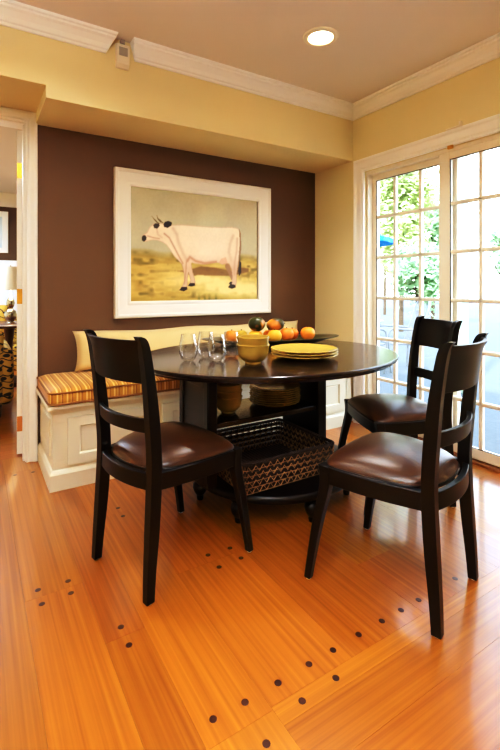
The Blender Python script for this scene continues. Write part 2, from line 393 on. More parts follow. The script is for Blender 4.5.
# casing round the sliding door
mb=MB(); cw=.105
def cp2(w): return casing_profile(w)
mb.loft([[(XW-d,DY1+a,0) for a,d in cp2(cw)],[(XW-d,DY1+a,DZ+a) for a,d in cp2(cw)]])
mb.loft([[(XW-d,DY1+a,DZ+a) for a,d in cp2(cw)],[(XW-d,DY0-a,DZ+a) for a,d in cp2(cw)]])
mb.loft([[(XW-d,DY0-a,0) for a,d in cp2(cw)],[(XW-d,DY0-a,DZ+a) for a,d in cp2(cw)]])
mb.build('door_casing',M['trim'],parent=door,angle=25)
mb=MB(); mb.box(XW-.03,XW-.014,1.775,1.812,2.055,2.078); mb.box(XW-.034,XW-.03,1.782,1.805,2.06,2.072)
tag(mb.build('alarm_contact',M['brass'],bevel=.002),'tiny brass alarm contact at the head of the glass sliding door','door contact')
mb=MB(); mb.box(XW-.022,XW,1.735,1.83,2.188,2.198); mb.box(XW-.022,XW,1.72,1.735,2.188,2.222)
tag(mb.build('wall_bracket',M['tan'],bevel=.002),'small tan L-shaped bracket on the yellow wall above the glass door','bracket')
# baseboard on right wall, behind the viewer end
mb=MB(); mb.box(XW-.014,XW,DY1+.105,YB,0,.12); mb.box(XW-.014,XW,-2.5,DY0-.105,0,.12); tag(mb.build('baseboard_right',M['trim'],bevel=.003),kind='structure')

# ------------------------------------------------------------------ motion sensor + downlights
s=empty('motion_sensor',(.767,YS,2.53)); tag(s,'small beige motion sensor in the gap of the white crown moulding','motion sensor')
mb=MB(); mb.prism([(0,-.068),(-.016,-.068),(-.034,-.045),(-.04,.07),(0,.085)],'x',-.04,.04)
mb.build('housing',M['tan'],parent=s,bevel=.006)
mb=MB(); mb.loft([[(x,-.0386-(.002)*k+.0022*0-.0005,z) for x,z in ((-.026,.0),(.026,.0),(.026,.052),(-.026,.052))] for k in (0,1)])
mb.build('lens',M['greyp'],parent=s,bevel=.001)
mb=MB(); mb.box(-.012,.012,-.03,0,.08,.105); mb.build('mount',M['greyp'],parent=s)

def downlight(x,y,label):
    t=empty('recessed_light',(x,y,HC)); tag(t,label,'ceiling light')
    mb=MB(); mb.lathe([(.072,-.0005),(.076,-.010),(.084,-.004),(.1,-.007),(.108,-.001),(.072,-.0005)],n=40)
    mb.build('trim_ring',M['tan'],parent=t)
    mb=MB(); mb.lathe([(.003,-.002),(.055,-.002),(.068,-.005),(.072,-.002)],n=32); mb.build('bulb',M['bulb'],parent=t)
    L=bpy.data.lights.new('downlight_lamp','SPOT'); L.energy=P_DOWN; L.color=(1,.95,.86); L.spot_size=math.radians(150); L.spot_blend=1; L.shadow_soft_size=.07
    lo=bpy.data.objects.new('lamp',L); COL.objects.link(lo); lo.parent=t; lo.location=(0,0,-.02)
    return lo
P_DOWN=100
main=downlight(1.77,2.03,'round recessed ceiling light glowing above the dining table'); main.data.energy=120; main.data.spot_size=math.radians(118)
for (x,y) in ((.25,1.95),(1.9,.2),(.25,.2),(-1.3,1.2)):
    L=downlight(x,y,'round recessed ceiling light outside the view behind the camera')
    if y<1.5: L.data.spot_size=math.radians(78); L.data.energy=120
    else: L.data.energy=60
    L.parent['group']='other ceiling lights'

tl=empty('fill_torchiere',(-.8,-.35,0)); tag(tl,'added fill uplight on a floor stand behind the viewer, outside the view','floor lamp')  # added unseen lamp, lifts the ceiling and crown moulding with soft bounce
mb=MB(); mb.lathe([(.004,0),(.15,0),(.15,.02),(.02,.04),(.004,.04)],n=32); mb.build('base',M['brass'],parent=tl)
mb=MB(); mb.tube([(0,0,.03),(0,0,1.72)],.012); mb.build('pole',M['brass'],parent=tl)
mb=MB(); mb.lathe([(.03,1.70),(.12,1.74),(.19,1.82),(.185,1.82),(.115,1.75),(.03,1.71)],n=36); mb.build('uplight_bowl',M['white'],parent=tl)
L=bpy.data.lights.new('fill_uplight_bulb','SPOT'); L.energy=1050; L.color=(.90,.96,1); L.spot_size=math.radians(165); L.spot_blend=.6; L.shadow_soft_size=.1
lo=bpy.data.objects.new('uplight',L); COL.objects.link(lo); lo.parent=tl; lo.location=(0,0,1.80); lo.rotation_euler=(PI,0,0)
# ------------------------------------------------------------------ bench
bench=empty('built_in_bench',(0,0,0)); tag(bench,'white built-in window-seat bench with raised panels along the brown wall','bench')
BX0,BX1,BY=.372,2.60,2.665
mb=MB(); mb.box(BX0+.012,BX1,BY+.012,YB,0.02,.44); mb.build('carcass',M['bench'],parent=bench)
# frame & raised panels on the front
mb=MB(); zt,zb=.415,.125
mb.box(BX0,BX1,BY,BY+.014,zt-.04,.44); mb.box(BX0,BX1,BY,BY+.014,.10,zb+.03)
pw=.56; px0=BX0+.105; xs=[px0+i*pw for i in range(5)]
for i in range(5):
    c=xs[i]-.055; mb.box(max(BX0,c-.06 if i else BX0),min(BX1,c+.055),BY,BY+.014,zb+.03,zt-.04)
mb.box(xs[4]-.06,BX1,BY,BY+.014,zb+.03,zt-.04)
mb.build('face_frame',M['bench'],parent=bench,bevel=.003)
for i in range(4):
    a=xs[i]; b=min(xs[i]+pw-.115,BX1-.05); 
    mb=MB()
    def rect(x0,x1,z0,z1,y): return [(x0,y,z0),(x1,y,z0),(x1,y,z1),(x0,y,z1)]
    z0,z1=zb+.03,zt-.04
    # drawer face standing proud with a sunk centre
    mb.loft([rect(a-.03,b+.03,z0-.025,z1+.022,BY-.001),rect(a-.03,b+.03,z0-.025,z1+.022,BY-.016),rect(a+.035,b-.035,z0+.03,z1-.03,BY-.016),rect(a+.042,b-.042,z0+.037,z1-.037,BY-.003),rect(a+.05,b-.05,z0+.045,z1-.045,BY-.006)])
    mb.build('raised_panel',M['bench'],parent=bench,bevel=.0015,smooth=False)
# side panel
mb=MB(); 
def rs(y0,y1,z0,z1,x): return [(x,y0,z0),(x,y1,z0),(x,y1,z1),(x,y0,z1)]
mb.box(BX0,BX0+.011,BY+.0145,YB,.10,.44)
mb.loft([rs(BY+.08,YB-.06,.17,.38,BX0+.004),rs(BY+.08,YB-.06,.17,.38,BX0-.008),rs(BY+.11,YB-.09,.20,.35,BX0-.008),rs(BY+.12,YB-.10,.21,.34,BX0-.003)])
mb.build('side_panel',M['bench'],parent=bench,smooth=False)
mb=MB(); BP=[(0,0),(.018,0),(.018,.088),(.012,.098),(.008,.106),(0,.112)]
mb.loft([[(BX0-d,YB,z) for d,z in BP],[(BX0-d,BY-d,z) for d,z in BP],[(BX1,BY-d,z) for d,z in BP]])
mb.build('base_moulding',M['bench'],parent=bench,angle=25)
mb=MB(); SP=[(0,.425),(.006,.425),(.012,.437),(.014,.447),(.026,.449),(.03,.455),(.03,.468),(.026,.474),(-.02,.474)]
mb.loft([[(BX0-d,YB,z) for d,z in SP],[(BX0-d,BY-d,z) for d,z in SP],[(BX1,BY-d,z) for d,z in SP]])
mb.box(BX0,BX1,BY,YB,.44,.474)
mb.build('seat_lid',M['bench'],parent=bench,angle=25)

# cushion
def rounded_rect(x0,x1,y0,y1,r,n=6):
    pts=[]
    for cx,cy,a0 in ((x1-r,y1-r,0),(x0+r,y1-r,90),(x0+r,y0+r,180),(x1-r,y0+r,270)):
        for k in range(n+1):
            a=math.radians(a0+90*k/n); pts.append((cx+r*math.cos(a),cy+r*math.sin(a)))
    return pts
cu=empty('seat_cushion',(0,0,0)); tag(cu,'long gold and tan striped box cushion on the white bench','cushion')
CX0,CX1,CY0,CY1=.348,2.63,2.625,3.185
# subdivide outline along length for soft waviness
def cush_outline(ins):
    o=[]; x0,x1,y0,y1=CX0+ins,CX1-ins,CY0+ins,CY1-ins; r=max(.045-ins*.3,.01)
    base=rounded_rect(x0,x1,y0,y1,r)
    out=[]
    for i,p in enumerate(base):
        q=base[(i+1)%len(base)]; L_=math.hypot(q[0]-p[0],q[1]-p[1]); n=max(1,int(L_/.06))
        for k in range(n): out.append((p[0]+(q[0]-p[0])*k/n,p[1]+(q[1]-p[1])*k/n))
    return out
def ring(ins,z,amp=0):
    return [(x,y,z+amp*math.sin(x*9+y*5)) for x,y in cush_outline_n(ins)]
_ref=cush_outline(0)
def cush_outline_n(ins):
    cx,cy=(CX0+CX1)/2,(CY0+CY1)/2; sx=(CX1-CX0-2*ins)/(CX1-CX0); sy=(CY1-CY0-2*ins)/(CY1-CY0)
    return [(cx+(x-cx)*sx,cy+(y-cy)*sy) for x,y in _ref]
mb=MB(); mb.loft([ring(.012,.476),ring(.004,.482),ring(0,.50,.0),ring(0,.535,.001),ring(.006,.55,.002),ring(.03,.562,.002),ring(.08,.568,.002),ring(.2,.572,.002),ring(.27,.573)])
mb.build('cushion_cover',M['stripe'],parent=cu,angle=60)
for z in (.487,.548):
    mb=MB(); mb.tube([(x,y,zz) for x,y,zz in ring(-.001,z,.001)],.0055,6,cyc=True); mb.build('piping',M['pipe'],parent=cu)

# long cream bolster leaning on the brown wall
def pillow(x0,x1,z0,z1,y,th,lean,nx=48,nz=12,mats=None):
    mb=MB(); vs=[];fs=[]
    for side in (1,-1):
        for i in range(nx+1):
            for j in range(nz+1):
                u=i/nx; v=j/nz; uu=2*u-1; vv=2*v-1
                d=((1-abs(uu)**10)*(1-abs(vv)**2.2))**.55
                pinch=1-.05*(1-abs(uu)**8)*0
                x=x0+(x1-x0)*u; x-= .016*uu**9*(1-vv*vv)*(1 if abs(x1-x0)>1 else .6); x+= .008*math.copysign(1,uu)*abs(uu)**10*vv**4
                z=z0+(z1-z0)*v
                # corner ears
                z+= .014*(abs(uu)**12)*(1 if vv>0 else -.5)*abs(vv)
                z+= .006*math.sin(u*17)*v
                wob=1+.08*math.sin(u*21+v*3)+.06*math.sin(u*37)
                yy=y+lean*v-side*th*.5*d*wob
                vs.append((x,yy,z))
    n=(nx+1)*(nz+1)
    for s_ in (0,1):
        for i in range(nx):
            for j in range(nz):
                a=s_*n+i*(nz+1)+j; q=(a,a+nz+1,a+nz+2,a+1); fs.append(q if s_==0 else q[::-1])
    mb.add(vs,fs); o=mb
    return o
bo=pillow(.565,2.45,.586,.826,3.06,.13,.065).build('bolster_pillow',M['linen'],angle=60,recalc=False)
bm=bmesh.new(); bm.from_mesh(bo.data); bmesh.ops.remove_doubles(bm,verts=bm.verts,dist=.0004); bmesh.ops.recalc_face_normals(bm,faces=bm.faces); bm.to_mesh(bo.data); bm.free()
tag(bo,'long plain cream linen pillow leaning against the brown wall on the bench','pillow')

# ------------------------------------------------------------------ picture
PX0,PX1,PZ0,PZ1=.862,2.207,.907,1.988
pic=empty('framed_painting',((PX0+PX1)/2-.014,YB,PZ0)); tag(pic,'painting of a white cow in a wide white frame on the brown wall','painting')
hw=(PX1-PX0)/2; H=PZ1-PZ0
mb=MB(); FP=[(0,0),(0,-.034),(.006,-.04),(.022,-.042),(.03,-.036),(.085,-.026),(.092,-.022),(.108,-.024),(.118,-.02),(.122,-.012),(.122,0)]
def fr(a): return [(-hw+a,0+a),(hw-a,0+a),(hw-a,H-a),(-hw+a,H-a)]
rings=[]
for a,d in FP: rings.append([(x,d-.001,z) for x,z in fr(a)])
rings.append(rings[0])
mb.loft(rings,cap=False); mb.build('picture_frame',M['picframe'],parent=pic,angle=20)
COW=dict(
body=[(0.086,0.459),(0.095,0.481),(0.124,0.502),(0.146,0.545),(0.173,0.568),(0.218,0.577),(0.244,0.577),(0.289,0.569),(0.338,0.573),(0.418,0.581),(0.562,0.578),(0.736,0.583),(0.849,0.592),(0.907,0.586),(0.928,0.554),(0.932,0.493),(0.93,0.413),(0.921,0.342),(0.907,0.271),(0.895,0.2),(0.897,0.14),(0.888,0.104),(0.872,0.092),(0.83,0.1),(0.844,0.14),(0.853,0.176),(0.844,0.239),(0.821,0.288),(0.792,0.286),(0.758,0.277),(0.718,0.292),(0.67,0.286),(0.594,0.273),(0.52,0.278),(0.483,0.285),(0.487,0.251),(0.495,0.213),(0.512,0.166),(0.518,0.128),(0.508,0.107),(0.462,0.106),(0.475,0.147),(0.458,0.213),(0.45,0.156),(0.45,0.109),(0.438,0.074),(0.385,0.072),(0.406,0.104),(0.422,0.147),(0.418,0.212),(0.401,0.272),(0.367,0.304),(0.334,0.336),(0.31,0.372),(0.275,0.415),(0.244,0.433),(0.199,0.447),(0.165,0.445),(0.135,0.437),(0.102,0.429)],
farleg=[(0.792,0.294),(0.826,0.279),(0.844,0.219),(0.872,0.164),(0.886,0.13),(0.862,0.124),(0.835,0.169),(0.808,0.219),(0.785,0.258)],
shadow=[(0.328,0.224),(0.408,0.212),(0.499,0.179),(0.541,0.191),(0.648,0.185),(0.849,0.187),(1.013,0.222),(1.013,0.253),(0.907,0.261),(0.849,0.227),(0.691,0.252),(0.562,0.26),(0.483,0.236),(0.377,0.219)],
tail=[(0.918,0.587),(0.935,0.544),(0.94,0.423),(0.928,0.322),(0.937,0.221),(0.918,0.184),(0.907,0.24),(0.914,0.361),(0.924,0.462),(0.919,0.543)],
tailtip=[(0.923,0.321),(0.94,0.298),(0.94,0.221),(0.918,0.184),(0.909,0.23)],
horn1=[(0.225,0.572),(0.206,0.585),(0.184,0.605),(0.158,0.628),(0.18,0.598),(0.203,0.576)],
horn2=[(0.256,0.578),(0.233,0.598),(0.21,0.614),(0.197,0.646),(0.205,0.607),(0.229,0.583)],
ear=[(0.252,0.567),(0.264,0.59),(0.291,0.599),(0.322,0.59),(0.314,0.564),(0.287,0.547),(0.26,0.549)],
eye=[(0.173,0.557),(0.188,0.573),(0.218,0.575),(0.222,0.557),(0.203,0.534),(0.18,0.536)],
muz=[(0.084,0.459),(0.091,0.475),(0.11,0.481),(0.121,0.464),(0.117,0.443),(0.099,0.429),(0.086,0.441)],
hoof1=[(0.381,0.07),(0.401,0.096),(0.446,0.096),(0.45,0.077),(0.418,0.062)],
hoof2=[(0.454,0.104),(0.471,0.126),(0.512,0.126),(0.516,0.107),(0.483,0.098)],
hoof3=[(0.812,0.092),(0.835,0.12),(0.881,0.112),(0.888,0.092),(0.849,0.08)],
hoof4=[(0.817,0.12),(0.835,0.14),(0.853,0.136),(0.844,0.116)],
udder=[(0.725,0.292),(0.747,0.326),(0.792,0.341),(0.808,0.294),(0.776,0.277)])
def painting():
    W_,H_=1.105,.84; nx,ny=330,250
    X,Z=np.meshgrid(np.linspace(-.01,W_-.01,nx+1),np.linspace(-.01,H_-.01,ny+1))
    rng=np.random.RandomState(3)
    def noise(sx,sz,seed):
        r=np.random.RandomState(seed); g=r.rand(sz+2,sx+2)
        u=(X+.01)/W_*sx; v=(Z+.01)/H_*sz; i=np.minimum(u.astype(int),sx); j=np.minimum(v.astype(int),sz); a=u-i; b=v-j
        a=a*a*(3-2*a); b=b*b*(3-2*b)
        return g[j,i]*(1-a)*(1-b)+g[j,i+1]*a*(1-b)+g[j+1,i]*(1-a)*b+g[j+1,i+1]*a*b
    def c(r,g,b): return np.array([r,g,b],float)
    def mixc(A,B,t): return A*(1-t[...,None])+B*t[...,None]
    def inside(poly):
        p=np.array(poly); ins=np.zeros(X.shape,bool); n=len(p)
        for k in range(n):
            x1,z1=p[k]; x2,z2=p[k-1]
            cnd=((z1>Z)!=(z2>Z)); 
            with np.errstate(all='ignore'): xi=(x2-x1)*(Z-z1)/(z2-z1+1e-12)+x1
            ins^=cnd&(X<xi)
        return ins
    def soft(mask,k=1):
        m=mask.astype(float)
        for _ in range(k):
            q=np.pad(m,1,mode='edge'); m=(q[1:-1,1:-1]*2+q[:-2,1:-1]+q[2:,1:-1]+q[1:-1,:-2]+q[1:-1,2:])/6
        return m
    n1=noise(9,7,1); n2=noise(26,30,2); n3=noise(90,60,4); n4=noise(14,40,5)
    sky=mixc(c(192,184,152),c(172,168,140),np.clip(n1*1.2-.1,0,1)); sky=mixc(sky,c(206,182,150)*np.ones_like(sky),np.clip((X/1.08)*.5*n1,0,1))
    gr=mixc(c(166,136,64)+0*sky,c(208,178,100)+0*sky,n4); gr=mixc(gr,c(104,88,36)+0*sky,np.clip((n2-.55)*2.2,0,1)); 
    path=np.clip(1-np.abs((Z-.10-.05*np.sin(X*4))/.13),0,1)*np.clip((X-.05)*1.6,0,1); gr=mixc(gr,c(236,208,138)+0*gr,np.clip(path*1.5*(.6+.6*n2),0,1))
    fg=np.clip(1-(Z+.02*n2)/.06,0,1); gr=mixc(gr,c(150,128,52)+0*gr,fg*.6)
    hor=.36+.04*(n1-.5)+.05*np.clip(.3-X,0,1)+.03*np.clip(X-.85,0,1); band=np.clip((Z-hor+.05)/.06,0,1)
    img=mixc(gr,sky,band)
    hz=np.exp(-((Z-hor+.035)/.03)**2)*(.3+.6*n2); img=mixc(img,c(112,100,48)+0*img,np.clip(hz,0,1)*.7)
    img=mixc(img,c(112,76,40)+0*img,soft(inside(COW['shadow']),4)*.8)
    # little tufts
    for tx in (.55,.60,.64,.70): img=mixc(img,c(84,84,30)+0*img,np.exp(-((X-tx)/.012)**2)*np.clip(1-Z/.05,0,1)*.7)
    img=mixc(img,c(150,112,84)+0*img,soft(inside(COW['farleg']),1)*.9)
    body=soft(inside(COW['body']),1)
    bc=mixc(c(236,212,184)+0*img,c(212,186,156)+0*img,np.clip((n1-.3)*.9,0,1)*.5)
    bc=mixc(bc,c(178,132,100)+0*img,np.clip((.36-Z)/.12,0,1)*.5*(X>.3)); bc=mixc(bc,c(244,226,200)+0*img,np.clip((Z-.48)/.1,0,1)*.5)
    inner=soft(inside(COW['body']),7); edge=np.clip(body*(1-inner)*2.4,0,1); bc=mixc(bc,c(150,104,78)+0*img,edge*.55)
    def stroke(pts,w,col,amt,tgt):
        pts=np.array(pts); D=np.full(X.shape,9.)
        for k in range(len(pts)-1):
            p,q=pts[k],pts[k+1]; d=q-p; t=np.clip(((X-p[0])*d[0]+(Z-p[1])*d[1])/(d@d),0,1)
            D=np.minimum(D,np.hypot(X-p[0]-t*d[0],Z-p[1]-t*d[1]))
        return mixc(tgt,col+0*tgt,np.exp(-(D/w)**2)*amt)
    bc=stroke([(.33,.545),(.36,.50),(.375,.44),(.41,.36),(.44,.31)],.014,c(196,160,130),.55,bc)
    bc=stroke([(.26,.50),(.30,.47),(.34,.40),(.38,.33),(.41,.28)],.008,c(170,120,92),.6,bc)
    bc=stroke([(.45,.30),(.47,.33),(.52,.30),(.60,.285),(.70,.30)],.012,c(168,112,84),.65,bc)
    bc=stroke([(.86,.52),(.83,.45),(.82,.38),(.84,.32)],.014,c(204,168,138),.6,bc)
    bc=stroke([(.90,.50),(.895,.40),(.875,.30),(.87,.20)],.010,c(184,140,112),.5,bc)
    bc=stroke([(.44,.29),(.435,.20),(.425,.12)],.006,c(170,124,96),.6,bc)
    bc=stroke([(.13,.475),(.17,.465),(.22,.46)],.006,c(176,134,108),.6,bc)
    bc=stroke([(.20,.53),(.21,.49),(.24,.47)],.008,c(204,170,142),.6,bc)
    img=mixc(img,bc,body)
    img=mixc(img,c(206,150,118)+0*img,soft(inside(COW['udder']),2)*.6)
    img=mixc(img,c(126,92,64)+0*img,soft(inside(COW['tail']),1)*.7)
    for k in ('tailtip','ear','eye','muz','hoof1','hoof2','hoof3','hoof4'): img=mixc(img,c(34,26,22)+0*img,soft(inside(COW[k]),1)*.92)
    for k in ('horn1','horn2'): img=mixc(img,c(104,84,58)+0*img,soft(inside(COW[k]),1)*.95)
    img*= (1.05+.03*n3)[...,None]
    img=np.clip(img,0,255)/255; L_=np.where(img<=.04045,img/12.92,((img+.055)/1.055)**2.4)
    ox=.98-(PX0+PX1)/2; oz=1.037-PZ0
    V=np.stack([X+ox,0*X-.0125,Z+oz],-1).reshape(-1,3)
    F=[]
    for j in range(ny):
        for i in range(nx):
            a=j*(nx+1)+i; F.append((a,a+1,a+nx+2,a+nx+1))
    me=bpy.data.meshes.new('canvas'); me.from_pydata(V.tolist(),[],F)
    at=me.color_attributes.new('paint','FLOAT_COLOR','POINT')
    at.data.foreach_set('color',np.concatenate([L_.reshape(-1,3),np.ones((V.shape[0],1))],1).astype(np.float32).ravel())
    m=bpy.data.materials.new('oil_paint'); m.use_nodes=True; N=m.node_tree.nodes; L=m.node_tree.links
    a=N.new('ShaderNodeAttribute'); a.attribute_name='paint'; b=N['Principled BSDF']; L.new(a.outputs['Color'],b.inputs['Base Color']); b.inputs['Roughness'].default_value=.55
    me.materials.append(m); o=bpy.data.objects.new('canvas',me); COL.objects.link(o); o.parent=pic
painting()

# ------------------------------------------------------------------ table
TX,TY,TZ=1.43,2.07,.76; RX,RY=.762,.64
tab=empty('dining_table',(TX,TY,0)); tag(tab,'oval espresso pedestal dining table with open shelves in its base','dining table')
mb=MB()
prof=[(0,-.034),(.955,-.034),(.965,-.033),(.97,-.026),(.972,-.022),(.985,-.021),(.995,-.017),(1.0,-.010),(.998,-.004),(.990,0),(.982,.0),(0,0)]
def ell(r,z,n=96): return [(r*RX*math.cos(2*PI*k/n),r*RY*math.sin(2*PI*k/n),TZ+z) for k in range(n)]
mb.loft([ell(max(r,.002),z) for r,z in prof]); mb.build('tabletop',M['tabletop'],parent=tab,angle=40)
PLX=[(.955-TX,1.0-TX),(1.64-TX,1.69-TX)]; PY0,PY1=1.90-TY,2.24-TY
for k,(a,b) in enumerate(PLX):
    mb=MB(); mb.box(a,b,PY0,PY1,.165,.70)
    xo=a if k==0 else b; s_=-1 if k==0 else 1
    # applied frame on the outer face
    for y0,y1,z0,z1 in ((PY0,PY0+.045,.165,.70),(PY1-.045,PY1,.165,.70),(PY0+.045,PY1-.045,.165,.23),(PY0+.045,PY1-.045,.64,.70)):
        mb.box(min(xo,xo+s_*.008),max(xo,xo+s_*.008),y0,y1,z0,z1)
    mb.build('side_panel',M['black'],parent=tab,bevel=.003)
mb=MB(); mb.box(PLX[0][0]-.03,PLX[1][1]+.03,PY0-.01,PY1+.03,.695,.727); mb.build('apron',M['black'],parent=tab,bevel=.004)
mb=MB(); mb.box(PLX[0][1]-.002,PLX[1][0]+.002,PY0+.01,PY1+.01,.443,.470); mb.build('shelf',M['tabletop'],parent=tab,bevel=.003)
mb=MB()
dc=(.005,-.01)
bp=[(.0,.118),(.94,.118),(.97,.12),(.985,.128),(1.0,.138),(1.0,.150),(.985,.160),(.965,.165),(0,.165)]
mb.loft([[(dc[0]+max(r,.002)*.47*math.cos(2*PI*k/72),dc[1]+max(r,.002)*.46*math.sin(2*PI*k/72),z) for k in range(72)] for r,z in bp])
mb.build('base_plinth',M['black'],parent=tab,angle=40)
for a in (168,213,264,315,25,95):
    mb=MB(); c=(dc[0]+.418*math.cos(math.radians(a)),dc[1]+.405*math.sin(math.radians(a)),0)
    mb.lathe([(.004,0),(.016,.002),(.019,.014),(.017,.026),(.022,.03),(.034,.05),(.039,.07),(.036,.088),(.024,.098),(.028,.104),(.036,.108),(.036,.12)],n=24,c=c)
    mb.build('bun_foot',M['black'],parent=tab,angle=50)

# ------------------------------------------------------------------ chairs
def rect_ring(cx,cy,z,hx,hy,tilt=0): 
    return [(cx-hx,cy-hy,z+tilt*hx),(cx+hx,cy-hy,z-tilt*hx),(cx+hx,cy+hy,z-tilt*hx),(cx-hx,cy+hy,z+tilt*hx)]
def catmull(P,n=5):
    out=[]
    for i in range(len(P)-1):
        p0=P[max(i-1,0)];p1=P[i];p2=P[i+1];p3=P[min(i+2,len(P)-1)]
        for k in range(n):
            t=k/n; out.append(tuple(.5*(2*b+(-a+c)*t+(2*a-5*b+4*c-d)*t*t+(-a+3*b-3*c+d)*t**3) for a,b,c,d in zip(p0,p1,p2,p3)))
    out.append(tuple(P[-1])); return out
def postx(z):
    K=[(0,-.012),(.2,.004),(.42,.014),(.55,.012),(.75,-.008),(.9,-.030),(.96,-.042)]
    for (a,p),(b,q) in zip(K[:-1],K[1:]):
        if z<=b: return p+(q-p)*(z-a)/(b-a)
    return K[-1][1]
def make_chair(label):
    t=empty('dining_chair'); tag(t,label,'chair')
    HW=.188
    for s in (1,-1):
        # station: x,z,hx,hy,y
        st=[(-.014,0,.016,.0145,s*(HW+.004)),(-.008,.10,.018,.016,s*(HW+.001)),(.004,.25,.0215,.0185,s*(HW-.002)),(.013,.40,.0225,.019,s*(HW-.004)),(.014,.50,.022,.019,s*(HW-.004)),(.006,.62,.0225,.0185,s*(HW-.002)),(-.008,.76,.020,.0175,s*HW),(-.026,.88,.0175,.0165,s*(HW+.001)),(-.036,.925,.0165,.0165,s*(HW+.002)),(-.047,.948,.0145,.0165,s*(HW+.002)),(-.060,.957,.008,.016,s*(HW+.002))]
        mb=MB(); mb.loft([rect_ring(x,y,z,hx,hy,tl) for (x,z,hx,hy,y),tl in [((a[0],a[1],a[2],a[3],a[4]),0 if i<8*4 else 0) for i,a in enumerate(catmull(st,4))]])
        p=mb.build('back_leg',M['black'],parent=t,bevel=.004,angle=50)
        g=MB(); g.lathe([(.003,0),(.011,0),(.011,.006),(.003,.006)],n=12,c=(-.014,s*(HW+.004),-.004)); g.build('floor_glide',M['trim'],parent=p)
        st=[(.462,0,.0135,.0135,s*.238),(.446,.10,.0155,.0145,s*.234),(.418,.25,.0185,.017,s*.229),(.388,.38,.021,.019,s*.226),(.393,.456,.021,.020,s*.225)]
        mb=MB(); mb.loft([rect_ring(x,y,z,hx,hy) for x,z,hx,hy,y in catmull(st,4)])
        p=mb.build('front_leg',M['black'],parent=t,bevel=.004,angle=50)
        g=MB(); g.lathe([(.003,0),(.010,0),(.010,.006),(.003,.006)],n=12,c=(.462,s*.238,-.004)); g.build('floor_glide',M['trim'],parent=p)
        # side rail, slightly bowed
        mb=MB(); n=8
        pts=[(.03+(.385-.03)*k/n, s*(HW-.002+(.228-HW)*k/n+.012*math.sin(PI*k/n))) for k in range(n+1)]
        mb.loft([[(x,y-.0125,.388),(x,y+.0125,.388),(x,y+.0125,.452),(x,y-.0125,.452)] for x,y in pts]); mb.build('side_rail',M['black'],parent=t,bevel=.003,angle=50)
    # front & back rails
    mb=MB(); n=8; pts=[(.393+.016*math.sin(PI*k/n),-.222+.444*k/n) for k in range(n+1)]
    mb.loft([[(x-.011,y,.388),(x+.011,y,.388),(x+.011,y,.452),(x-.011,y,.452)] for x,y in pts]); mb.build('front_rail',M['black'],parent=t,bevel=.003,angle=50)
    def curved(z0,z1,thk,bow,name,edge=HW,rollback=0,nz=6,ny=16,dx=0):
        mb=MB(); rings=[]
        for i in range(ny+1):
            v=-1+2*i/ny; y=v*edge; b=-bow*(1-v*v)
            front=[];back=[]
            for j in range(nz+1):
                w=j/nz; z=z0+(z1-z0)*w+ (0.0)
                x=postx(z)+b+dx - rollback*max(0,(w-.7)/.3)**2
                front.append((x+thk/2,y,z)); back.append((x-thk/2,y,z))
            rings.append(front+back[::-1])
        mb.loft(rings); return mb.build(name,M['black'],parent=t,bevel=.0025,angle=50)
    curved(.390,.450,.022,.035,'back_rail')
    curved(.600,.652,.018,.042,'ladder_rail')
    curved(.784,.943,.018,.045,'top_rail',rollback=.012,edge=HW-.0)
    # leather seat
    mb=MB(); nu,nv=22,22; top=[];
    def sq(u,v):
        # map square to rounded trapezoid
        x=.035+(.412-.035)*(u+1)/2; hwid=.178+(.236-.178)*(u+1)/2
        # round the corners
        k=1-.10*(abs(u)**6)*(abs(v)**6)*1.0
        xm=(.035+.412)/2; x=xm+(x-xm)*k+ .010*(1-v*v)*(u>0)*u; y=v*hwid*k + .012*v*(1-u*u)
        if u<0: x+= -.038*(1-v*v)*u*u
        return x,y
    def hz(u,v): return .450+.072*((1-abs(u)**2.4)*(1-abs(v)**2.4))**.5
    vs=[];fs=[]
    for i in range(nu+1):
        for j in range(nv+1):
            u=math.sin((-1+2*i/nu)*PI/2); v=math.sin((-1+2*j/nv)*PI/2); x,y=sq(u,v); vs.append((x,y,hz(u,v)))
    for i in range(nu):
        for j in range(nv): a=i*(nv+1)+j; fs.append((a,a+nv+1,a+nv+2,a+1))
    N0=len(vs)
    for i in range(nu+1):
        for j in range(nv+1):
            u=math.sin((-1+2*i/nu)*PI/2); v=math.sin((-1+2*j/nv)*PI/2); x,y=sq(u,v); vs.append((x,y,.442))
    for i in range(nu):
        for j in range(nv): a=N0+i*(nv+1)+j; fs.append((a,a+1,a+nv+2,a+nv+1))
    # rim
    def idx(i,j): return i*(nv+1)+j
    per=[idx(0,j) for j in range(nv)]+[idx(i,nv) for i in range(nu)]+[idx(nu,j) for j in range(nv,0,-1)]+[idx(i,0) for i in range(nu,0,-1)]
    for a,b in zip(per,per[1:]+per[:1]): fs.append((a,b,b+N0,a+N0))
    mb.add(vs,fs); seat=mb.build('seat_cushion',M['leather'],parent=t,angle=60)
    mb=MB(); pts=[]
    for q in per[::2]: x,y,z=vs[q]; pts.append((x,y,z+.002))
    mb.tube(pts,.0042,6,cyc=True); mb.build('welt',M['black'],parent=seat)
    return t
def place(o,x,y,deg): o.location=(x,y,0.004); o.rotation_euler=(0,0,math.radians(deg))
c1=make_chair('black ladder-back dining chair left of the table, nearest the bench corner')
place(c1,.498,1.728,14.5)
c2=dup(c1,(0,0,0),0,'black ladder-back chair in the right foreground, back to the camera'); place(c2,1.4615,.962,105.5)
c3=dup(c1,(0,0,0),0,'black ladder-back dining chair beside the glass door, partly hidden by another chair'); place(c3,2.165,1.565,155)
for c in (c1,c2,c3): c['group']='dining chairs around the table'

